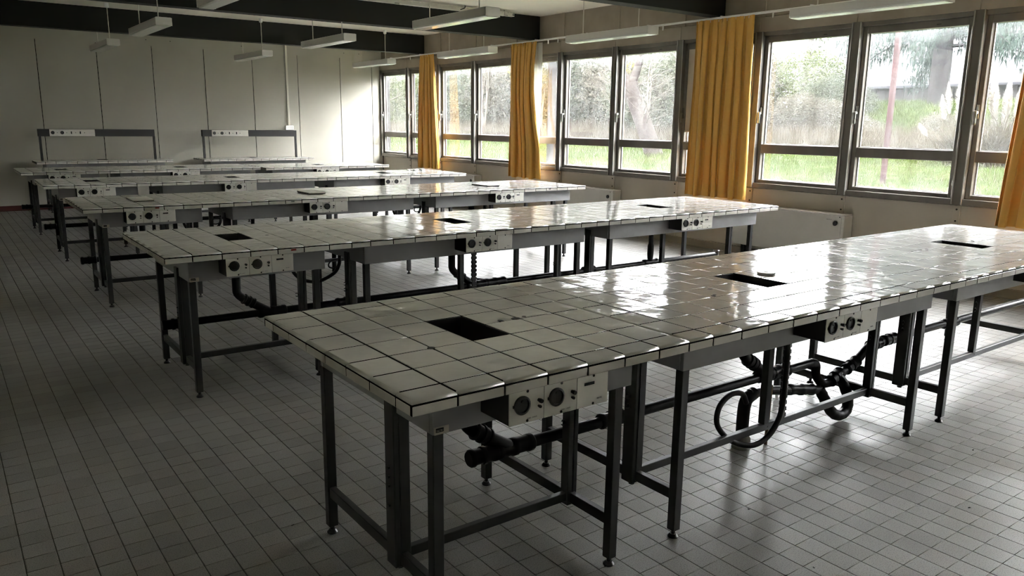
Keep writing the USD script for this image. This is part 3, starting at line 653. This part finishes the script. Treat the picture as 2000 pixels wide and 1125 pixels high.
V2 = np.vstack([LP.reshape(-1,3), LP.reshape(-1,3)+(.002,0,0)])
part('lining', MB().add(V2, np.vstack([qa, qa[:, ::-1]+140])), 'lining', c2, 30, 'white lining')
curtain('wide ochre pleated curtain right of the leaning tree, above the second row', 4.17, 5.00, 4.14, 5.02, 7, 3)
curtain('ochre pleated curtain cut off by the right edge of the photo', .35, 1.34, .38, 1.42, 8, 4)
solo('window_blind', MB().box(6.893, 6.899, 4.30, 5.28, 1.44, 2.44, .001).cyl((6.894,4.30,1.44),(6.894,5.28,1.44),.010,8), 'blind', 'beige board blind in the window left of the wide curtain', 'blind')

# ------------------------------------------------------------------ lamps, tray, conduit
def lamp(x, y, label, L=1.45, src=[None]):
    if src[0] is None:
        t = thing('pendant_lamp', label, 'lamp', (x, y, 0)); w, z0, z1 = .085, 2.522, 2.618
        def pr(sec, y0, y1):
            k = len(sec); v = [(a,y0,b) for a,b in sec]+[(a,y1,b) for a,b in sec]; f = [[i,(i+1)%k,k+(i+1)%k,k+i] for i in range(k)]
            m = MB().add(v, f); m.add(v, [[0,k-1-i,k-2-i] for i in range(k-2)]+[[k,k+1+i,k+2+i] for i in range(k-2)]); return m
        sec = [(-w,z0+.02),(w,z0+.02),(w,z1-.008),(w-.012,z1),(-w+.012,z1),(-w,z1-.008)]
        part('housing', pr(sec, .004, L-.004), 'lamp', t)
        for y0, y1 in ((0,.005),(L-.005,L)): part('end_plate', MB().box(-w-.002, w+.002, y0, y1, z0+.006, z1-.004, .002), 'lamp', t)
        dsec = [(-w+.004,z0+.0195),(-w+.006,z0+.008),(-w+.02,z0),(w-.02,z0),(w-.006,z0+.008),(w-.004,z0+.0195)]
        part('diffuser', pr(dsec, .006, L-.006), 'diffuser', t)
        for yy in (.24, L-.24):
            part('rod', MB().cyl((0,yy,z1), (0,yy,ZC), .0065, 8), 'conduit', t)
            part('canopy', MB().tube([(0,yy,ZC-.065),(0,yy,ZC-.055),(0,yy,ZC)], [.016,.028,.028], 14), 'white', t, 40)
            part('clip', MB().box(-.02,.02,yy-.03,yy+.03,z1-.001,z1+.012,.002), 'lamp', t)
        src[0] = t; return t
    return copy_of(src[0], 'pendant_lamp', label, 'lamp', (x, y, 0))
for x, y, l in [(5.95, 1.68, 'white pendant tube lamp above the nearest windows, top right'), (5.90, 4.93, 'white pendant tube lamp in front of the leaning-tree window, left of the wide curtain'),
                (3.68, 4.94, 'large white pendant tube lamp hanging below the perforated cable tray'), (1.34, 4.82, 'white pendant tube lamp cut off by the top edge of the photo'),
                (1.36, 8.0, 'white pendant tube lamp before the dark beam, upper left'), (3.62, 8.06, 'white pendant tube lamp in front of the dark beam, upper middle'),
                (5.94, 8.18, 'white pendant tube lamp between the two far curtains'), (1.37, 11.02, 'small far white pendant tube lamp at the left in front of the cream wall'),
                (3.65, 11.22, 'small far white pendant tube lamp before the cream wall, centre left'), (5.93, 11.32, 'small far white pendant tube lamp near the back corner')]:
    lamp(x, y, l)
t = thing('cable_tray', 'white perforated cable tray hung below the ceiling in front of the dark beam', 'cable tray')
b = MB(); y0, y1 = 8.02, 8.10
b.box(-3.2, 6.21, y0, y1, 3.040, 3.043).box(-3.2, 6.21, y1-.002, y1, 3.043, 3.095)
b.box(-3.2, 6.21, y0, y0+.002, 3.043, 3.052).box(-3.2, 6.21, y0, y0+.002, 3.066, 3.074).box(-3.2, 6.21, y0, y0+.002, 3.088, 3.096)
for x in np.arange(1.0, 6.2, .05): b.box(x, x+.022, y0, y0+.002, 3.052, 3.066).box(x+.004, x+.026, y0, y0+.002, 3.074, 3.088)
part('tray', b, 'conduit', t)
for x in (4.28, 5.85, 6.05): part('hanger', MB().box(x, x+.006, y0+.03, y0+.05, 3.043, ZC).box(x-.03,x+.036,y0-.006,y0+.006,3.035,3.05), 'steel', t)
solo('ceiling_cable', MB().tube(curve([(5.35,8.02,3.11),(5.33,8.0,3.075),(5.26,8.03,3.05),(5.18,8.05,3.048)], 16), .006, 8), 'rubber', 'black cable bending from the ceiling into the perforated tray', 'cable', 40)
t = thing('wall_conduit', 'cream plastic conduit running down the back wall to a small box', 'conduit')
part('conduit', MB().box(4.822, 4.862, YB-.028, YB-.006, 1.42, 2.99, .003), 'conduit', t)
part('outlet_box', MB().box(4.765, 4.925, YB-.050, YB-.006, 1.335, 1.42, .005), 'white', t)

for k, (x, y) in enumerate([(1.60,.13),(2.02,.24),(1.43,-.27),(2.35,-.38),(2.98,-.12),(.06,1.05)]):
    hull = trimesh.convex.convex_hull(np.array([(RNG.uniform(-.007,.007), RNG.uniform(-.004,.004), z) for z in [0]*5+[.004]*4])); hull.apply_translation((x, y, .0008-hull.bounds[0][2]))
    tag(part('floor_crumb', hull, 'stain'), 'tiny dark crumb lying on the floor tiles before the nearest row', 'debris', 'dark crumbs on the floor')
# ------------------------------------------------------------------ outside
def gz(x, y):
    x, y = np.asarray(x, float), np.asarray(y, float)
    base = -.1+.045*(np.minimum(x, 23)-7)
    bank = np.clip((x-23.5)/7.5, 0, 1); bank = bank*bank*(3-2*bank)
    dip = np.clip((x-32.5)/3, 0, 1); dip = dip*dip*(3-2*dip)
    return base + bank*1.7 - dip*1.2*(y < 21) + .05*np.sin(x*1.3+y*.7)*np.clip((x-8)/3, 0, 1)
gx, gy = np.meshgrid(np.concatenate([np.linspace(7.08, 24, 46), np.linspace(24.5, 34, 30), np.linspace(36, 90, 10)]), np.linspace(-30, 90, 90), indexing='ij')
P = np.stack([gx, gy, gz(gx, gy)], -1); nx_, ny_ = gx.shape; I = np.arange(nx_*ny_).reshape(nx_, ny_)
Q = np.stack([I[:-1,:-1].ravel(), I[1:,:-1].ravel(), I[1:,1:].ravel(), I[:-1,1:].ravel()], 1)
solo('meadow', MB().add(P.reshape(-1,3), Q), 'ground', 'green meadow rising to a bank outside the windows', 'ground', True, kind='structure')
def instancer(name, protos, mat, pts, scale, label, cat):
    root = UsdGeom.PointInstancer.Define(stage, path_for(None, name)); tag(root, label, cat, kind='stuff')
    pp = []
    for v, f in protos:
        q = raw_mesh(path_for(root.GetPrim(), 'tuft'), v, f, None, M[mat]); pp.append(q.GetPath())
    root.CreatePrototypesRel().SetTargets(pp)
    n = len(pts); root.CreateProtoIndicesAttr(Vt.IntArray.FromNumpy(RNG.integers(0, len(protos), n).astype(np.int32)))
    root.CreatePositionsAttr(Vt.Vec3fArray.FromNumpy(pts.astype(np.float32)))
    root.CreateScalesAttr(Vt.Vec3fArray.FromNumpy(np.repeat(scale[:, None], 3, 1).astype(np.float32)))
    a = RNG.uniform(0, 2*PI, n); root.CreateOrientationsAttr(Vt.QuathArray([Gf.Quath(math.cos(t/2), 0, 0, math.sin(t/2)) for t in a]))
def tuft(n, h, w, spread, lean, seed):
    rg = np.random.default_rng(seed); V, F = [], []
    for i in range(n):
        b = np.array([rg.normal(0, spread), rg.normal(0, spread), -.02]); th = rg.uniform(0, 2*PI); d = np.array([math.cos(th), math.sin(th), 0]); s = np.array([-d[1], d[0], 0])
        hh = h*rg.uniform(.5, 1.1); l = lean*rg.uniform(.2, 1.2)*hh; k = len(V)
        for t, ww in ((0,1),(.45,.8),(.8,.5)):
            c = b + d*l*t*t + np.array([0,0,hh*t*(1-.15*t)]); V += [c-s*w*ww, c+s*w*ww]
        V.append(b + d*l + np.array([0,0,hh*.86]))
        F += [(k,k+1,k+3),(k,k+3,k+2),(k+2,k+3,k+5),(k+2,k+5,k+4),(k+4,k+5,k+6)]
    return np.array(V), np.array(F)
def scatter(n, x0, x1, slope0, slope1):
    x = RNG.uniform(x0, x1, n); s = RNG.uniform(slope0, slope1, n); y = CAM[1] + (x-CAM[0])*s
    return np.stack([x, y, gz(x, y)], 1)
g = scatter(21000, 11.5, 23.5, .30, 2.25)
instancer('meadow_grass', [tuft(16, .30, .009, .10, .5, s) for s in (1,2,3)], 'grass', g, RNG.uniform(.6, 1.3, len(g)), 'short green grass of the meadow outside the windows', 'grass')
g = scatter(7200, 20.5, 26, .30, 2.25)
instancer('dry_grass', [tuft(14, .95, .007, .12, .55, s) for s in (4,5,6)], 'dry', g, RNG.uniform(.6, 1.25, len(g))*np.clip((g[:,0]-19)/4, .4, 1), 'tall bleached dry grass in front of the bushes', 'dry grass')
g = scatter(1500, 14, 21, .30, 2.25)
instancer('straw_stalks', [tuft(5, .55, .006, .10, .6, s) for s in (7,8)], 'dry', g, RNG.uniform(.5, 1.1, len(g)), 'loose pale straw stalks among the green grass', 'dry grass')
x = RNG.uniform(24, 33, 5200); y = RNG.uniform(1, 19, 5200)
instancer('bank_grass', [tuft(16, .34, .011, .14, .5, s) for s in (9,10)], 'grass', np.stack([x, y, gz(x, y)], 1), RNG.uniform(.7, 1.4, 5200), 'green grass growing on the bank below the shed', 'grass')

def leaf_cloud(n, rx, ry, rz, size, seed, shell=.55):
    rg = np.random.default_rng(seed); d = rg.normal(size=(n,3)); d /= np.linalg.norm(d, axis=1, keepdims=True)
    lump = 1 + .35*(meshkit.fbm(d*2.2+seed*3.1, 3, seed)-.5)*2
    c = d*(shell+(1-shell)*rg.random((n,1))**.6)*lump[:,None]*np.array([rx,ry,rz])
    a = rg.normal(size=(n,3)); a /= np.linalg.norm(a, axis=1, keepdims=True); b = np.cross(a, rg.normal(size=(n,3))); b /= np.linalg.norm(b, axis=1, keepdims=True)
    s = size*rg.uniform(.5, 1.3, (n,1)); V = np.stack([c-a*s, c+b*s*.45, c+a*s, c-b*s*.45], 1).reshape(-1,3)
    return V, np.arange(4*n).reshape(-1,4)
def branches(mb, p, d, L, r, depth, rg, n=6, spread=.6, up=.15, kids=3):
    P = [np.array(p, float)]; dd = np.array(d, float)/np.linalg.norm(d)
    for i in range(n):
        dd = dd + rg.normal(0, .13, 3) + np.array([0,0,up*.12]); dd /= np.linalg.norm(dd); P.append(P[-1]+dd*L/n)
    mb.tube(P, np.linspace(r, r*.45, n+1), 6 if r > .04 else 4, cap=False)
    if depth > 0:
        for k in range(kids):
            i = rg.integers(n//2, n+1); q = dd + rg.normal(0, spread, 3); q[2] = abs(q[2])*.8+up
            branches(mb, P[i], q, L*rg.uniform(.5,.8), r*.5, depth-1, rg, max(4, n-1), spread, up, kids)
def bush(seed, leaf, rx, ry, rz, n, size, twigs=10):
    t = thing(*seed[1:4], seed[4])
    V, Fq = leaf_cloud(n, rx, ry, rz, size, seed[0]); V[:,2] += rz*.8
    part('foliage', MB().add(V, Fq), leaf, t)
    m = MB(); rg = np.random.default_rng(seed[0]+50)
    for k in range(twigs):
        th = rg.uniform(0, 2*PI); branches(m, (rg.normal(0,.2*rx), rg.normal(0,.2*ry), 0), (math.cos(th)*.5, math.sin(th)*.5, 1), rz*.85, .028, 2, rg, 6, .6, .1)
    part('stems', m, 'twig', t)
    return t
def gp(x, y, dz=-.1): return (x, y, float(gz(x, y))+dz)
# hedge of shrubs: three kinds, then copies
kinds = [('leaf_grey', 'grey-green bramble shrub', 13000, .062), ('leaf_dark', 'dark evergreen shrub', 13000, .066), ('leaf_green', 'mid-green leafy shrub', 12000, .062)]
src = {}
spots = [(0,27.5,21.0,1.25),(1,26.4,24.2,1.3),(0,28.0,27.6,1.5),(2,29.3,18.6,.95),(1,27.2,31.2,1.5),(0,27.6,35.2,1.55),(1,27.0,39.3,1.5),(0,28.5,43.5,1.65),(2,26.0,47.8,1.5),(1,28.2,52,1.7),(0,28.5,57,1.8),
         (0,25.6,19.0,.8),(2,31.0,22.6,1.05),(1,32.5,30.5,2.3),(0,33.0,37,2.4),(2,33.5,43.5,2.5),(0,33.5,50.5,2.6),(1,33.5,58,2.7),(0,26.2,16.6,.62),(1,28.0,16.2,.7),(0,25.4,13.6,.42),(0,26.0,11.2,.40),(0,26.4,15.0,.5)]
where = ['left of the leaning trunk', 'right of the leaning trunk', 'beyond the far windows', 'beyond the tall window left of the rusty post']
for i, (k, x, y, s) in enumerate(spots):
    lf, nm, n, sz = kinds[k]
    sl = (y-CAM[1])/(x-CAM[0]); wh = 'beyond the far windows' if sl > 1.28 else 'behind and beside the leaning trunk' if sl > .85 else 'beyond the window left of the rusty post' if sl > .60 else 'at the foot of the grass bank by the rusty post'
    lb = f'{nm} {wh}'; gr = f'{nm}s {wh}'
    if k not in src:
        t = bush((20+k, 'shrub', lb, 'shrub', gp(x,y)), lf, 1.9, 1.9, 1.6, n, sz); UsdGeom.Xformable(t).AddScaleOp().Set(Gf.Vec3f(s, s, s)); tag(t, group=gr); src[k] = t
    else: copy_of(src[k], 'shrub', lb, 'shrub', gp(x, y), i*1.1, s, gr)
for i, (x, y, s) in enumerate([(43,44,3.5),(44,51,3.9),(45,58,3.7),(45,66,4.0),(47,75,4.2),(49,86,4.4),(47,18.0,3.4),(49,23.0,3.3),(47,12.0,3.4),(36,-8,3.2),(33,-16,3.4),(34,-25,3.4),(30,-36,3.6)]):
    right = y < 30
    copy_of(src[1 if i % 2 else 2], 'tree', 'tall evergreen tree standing beside and behind the shed' if right else 'tall evergreen tree rising behind the shrubs of the far windows', 'tree', gp(x, y), i*1.7, s, 'tall trees beside and behind the shed' if right else 'tall trees behind the far shrubs')
# leaning tree
def tree_thing(label, loc): return thing('tree', label, 'tree', loc)
t = tree_thing('thick leaning tree trunk that forks near the top of its window', gp(17.5, 15.95))
rg = np.random.default_rng(5); m = MB()
trunk = curve([(.18,-.10,0),(.05,.10,.6),(-.06,.42,1.4),(-.18,.72,2.1),(-.22,.86,2.5)], 30)
part('trunk', MB().tube(trunk, np.interp(np.linspace(0,1,len(trunk)), [0,.12,1], [.33,.285,.24]), 16), 'bark', t, 50)
for q, r in (([(-.22,.80,2.35),(-.24,1.15,2.75),(-.25,1.6,3.2),(-.3,2.1,3.8)], .17), ([(-.2,.84,2.4),(-.1,.72,2.9),(0,.62,3.5),(.1,.5,4.4)], .15)):
    c = curve(q, 18); part('limb', MB().tube(c, np.linspace(r, r*.6, len(c)), 12), 'bark', t, 50)
m = MB()
for k in range(9): branches(m, trunk[12+2*k % 16]+np.array([0,0,.0]), (rg.normal(), rg.normal(), .5), 1.0, .018, 1, rg)
part('twigs', m, 'twig', t)
V, Fq = leaf_cloud(60, .22, .22, .16, .07, 77); V += (-.12, 1.0, 3.0); part('yellow_leaves', MB().add(V, Fq), 'leaf_yellow', t)
def bare(label, x, y, h, r, seed, stems=1, leaf=None):
    t = tree_thing(label, gp(x, y)); rg = np.random.default_rng(seed); m = MB()
    for s in range(stems):
        p = np.array([rg.normal(0,.12*(stems>1)), rg.normal(0,.3*(stems>1)), 0]); P = [p]; d = np.array([rg.normal(0,.05), rg.normal(0,.08), 1])
        for i in range(9): d = d+rg.normal(0,.06,3); d[2] = max(d[2],.8); d /= np.linalg.norm(d); P.append(P[-1]+d*h/9)
        part('trunk', MB().tube(P, np.linspace(r, r*.35, 10), 9), 'bark' if r > .1 else 'twig', t, 50)
        for k in range(12):
            i = rg.integers(3, 10); branches(m, P[i], (rg.normal(), rg.normal(), .5), h*.24, r*.32, 2, rg, 6, .7, .15)
    part('branches', m, 'twig', t)
    if leaf:
        V, Fq = leaf_cloud(500, h*.28, h*.28, h*.2, .10, seed); V[:,2] += h*.7; part('leaves', MB().add(V, Fq), leaf, t)
bare('pair of slender pale bare stems left of the leaning trunk', 22.5, 22.6, 4.6, .075, 31, 3)
bare('thin bare tree just left of the leaning trunk', 21.0, 19.6, 3.6, .05, 32, 2)
bare('reddish ivy-foot trunk at the left edge of the window beside the wide curtain', 19.5, 14.1, 5.6, .30, 33, 1)
bare('bare winter tree against the white sky, beyond the window beside the wide curtain', 33, 21.2, 8.0, .18, 34, 1, 'leaf_yellow')
bare('second bare winter tree against the white sky, beside the conifer', 35, 20.0, 8.5, .16, 35, 1)
bare('grey bare thicket tree beyond the window next to the farthest curtain', 24.5, 35.5, 5.0, .07, 36, 3)
bare('grey bare thicket tree seen left of the second curtain', 24.5, 31.0, 5.0, .06, 37, 3, 'leaf_yellow')
bare('old bare tree seen in the farthest window by the back wall', 23.0, 45.5, 6.5, .16, 38, 2)
# conifer
t = tree_thing('large drooping conifer with thick dark trunk in front of the grey shed', gp(30.5, 13.55)); rg = np.random.default_rng(44)
part('trunk', MB().tube(curve([(0,0,0),(.05,.05,2.5),(.0,.1,5),(.1,.1,9)], 20), np.linspace(.37,.24,19), 14), 'barkdark', t, 50)
m = MB(); LV, LF, k = [], [], 0
for i in range(60):
    z = rg.uniform(1.9, 9.5); th = rg.uniform(0, 2*PI); L = rg.uniform(2.2, 4.6); d = np.array([math.cos(th), math.sin(th), 0])
    P = [d*L*s + np.array([0,0,z + .5*s - 1.5*s*s]) for s in np.linspace(0, 1, 7)]; m.tube(P, np.linspace(.07,.015,7), 5, cap=False)
    for s in np.linspace(.12, 1, 30):
        q = d*L*s + np.array([0,0,z+.5*s-1.5*s*s])
        for _ in range(15):
            b = q + rg.normal(0,.20,3); dr = np.array([rg.normal(0,.25), rg.normal(0,.25), -1.0])*rg.uniform(.12,.36); sd = np.cross(dr, rg.normal(size=3)); sd = sd/np.linalg.norm(sd)*.034
            LV += [b-sd, b+sd, b+dr]; LF.append((k,k+1,k+2)); k += 3
part('branches', m, 'barkdark', t); part('needles', MB().add(np.array(LV), np.array(LF)), 'leaf_fir', t)
V, Fq = leaf_cloud(1, 1, 1, 1, .1, 3)
# shed
SX, SZ = 37.0, float(gz(37, 15))-.1
t = thing('shed', 'grey wooden shed with pale metal roof behind the grass bank', 'building', (SX, 0, SZ))
yy = np.arange(3.0, 24.5, .45)
for a in yy:
    part('plank', MB().box(-.04 if int(a*100) % 2 else -.02, .04, a+.01, a+.44, 0, 2.30 if not 13.55 < a < 15.75 else 1.28, .01), 'shedwall', t)
part('window_hole', MB().box(.1, .2, 13.5, 16.0, 1.2, 2.3), 'beam', t)
part('window_frame', MB().box(-.06, .02, 13.4, 15.95, 1.26, 1.36), 'radiator', t)
part('wall_body', MB().box(.2, 8, 3.0, 24.5, 0, 2.3), 'shedwall', t)
rf = MB().add([(-.5,2.4,2.34),(-.5,25,2.34),(4.5,25,5.6),(4.5,2.4,5.6),(-.5,2.4,2.44),(-.5,25,2.44),(4.5,25,5.7),(4.5,2.4,5.7)], [[0,3,2,1],[4,5,6,7],[0,1,5,4],[1,2,6,5],[2,3,7,6],[3,0,4,7]])
part('roof', rf, 'shedroof', t)
part('gable', MB().box(.2, 4.4, 3.0, 24.5, 2.3, 2.5), 'shedwall', t)
t = thing('rusty_post', 'tall reddish square steel post standing in the meadow', 'post', gp(14.9, 6.92))
part('post', MB().box(-.045, .045, -.045, .045, 0, 4.4, .006), 'rust', t)
part('base_plate', MB().box(-.10, .10, -.10, .10, .08, .10), 'rust', t)
# pampas
def pampas(label, x, y, nl, plumes, seed, h=1.5):
    t = thing('pampas_grass', label, 'pampas grass', gp(x, y, -.05)); rg = np.random.default_rng(seed); V, F, k = [], [], 0
    for i in range(nl):
        th = rg.uniform(0, 2*PI); d = np.array([math.cos(th), math.sin(th), 0]); s = np.array([-d[1], d[0], 0])*.017; L = h*rg.uniform(.6,1.15); out = rg.uniform(.25,1.15); b = rg.normal(0,.16,3)*[1,1,0]
        for q in np.linspace(0, 1, 7):
            c = b + d*out*q**1.6*L*.9 + np.array([0,0,L*(q-.42*out*q**3)]); w = 1-.85*q; V += [c-s*w, c+s*w]
        for q in range(6): F += [(k+2*q,k+2*q+1,k+2*q+3),(k+2*q,k+2*q+3,k+2*q+2)]
        k += 14
    part('leaves', MB().add(np.array(V), np.array(F)), 'straw', t)
    for (dx, dy, hz, ln) in plumes:
        pl, fl_, k = [], [], 0; stem = MB()
        top = np.array([dx, dy, hz]); base = np.array([dx*.25, dy*.25, 0]); stem.tube(curve([base, base*.5+top*.5-np.array([0,0,-.1]), top], 8), .008, 5)
        ax = (top-base)/np.linalg.norm(top-base)
        for i in range(420):
            s = rg.random(); p = top + ax*ln*(s-.75); r = .15*math.sin(PI*min(1, .06+s*.94))**.8*(1.05-.6*s)
            th = rg.uniform(0, 2*PI); o = np.array([math.cos(th), math.sin(th), .0]); e = p + o*r + ax*.10 - np.array([0,0,.03]); sd = np.cross(o, [0,0,1])*.030
            pl += [p-sd, p+sd, e]; fl_.append((k,k+1,k+2)); k += 3
        pp = part('plume', MB().add(np.array(pl), np.array(fl_)), 'plume', t); part('stalk', stem, 'dry', pp)
pampas('large pampas grass clump with many white plumes by the right-edge curtain', 20.0, 6.9, 760, [(RNG.uniform(-.6,.6), q, RNG.uniform(1.72,2.15), .95) for q in np.linspace(-1.1,.80,20)], 61, 1.7)
pampas('smaller pampas grass clump with slanting plumes left of the wide mullion', 20.2, 7.95, 420, [(0,.36,1.98,.75),(.1,.14,2.08,.75),(.0,.47,1.72,.6),(-.1,.02,1.62,.6),(-.1,.88,1.08,.35),(.2,-.15,2.1,.7)], 62, 1.5)
# outside steel columns of the facade
for i, yb in enumerate((11.90, 8.36, 4.81, 1.27)):
    solo('facade_column', MB().box(7.22, 7.36, yb-.11, yb+.11, -.2, 3.4, .006), 'post_ext', ['grey steel facade column outside the far windows behind the farthest curtain', 'grey steel facade column outside the window by the lined curtain', 'grey steel facade column outside, behind the wide curtain', 'grey steel facade column outside, behind the right-edge curtain'][i], 'column')
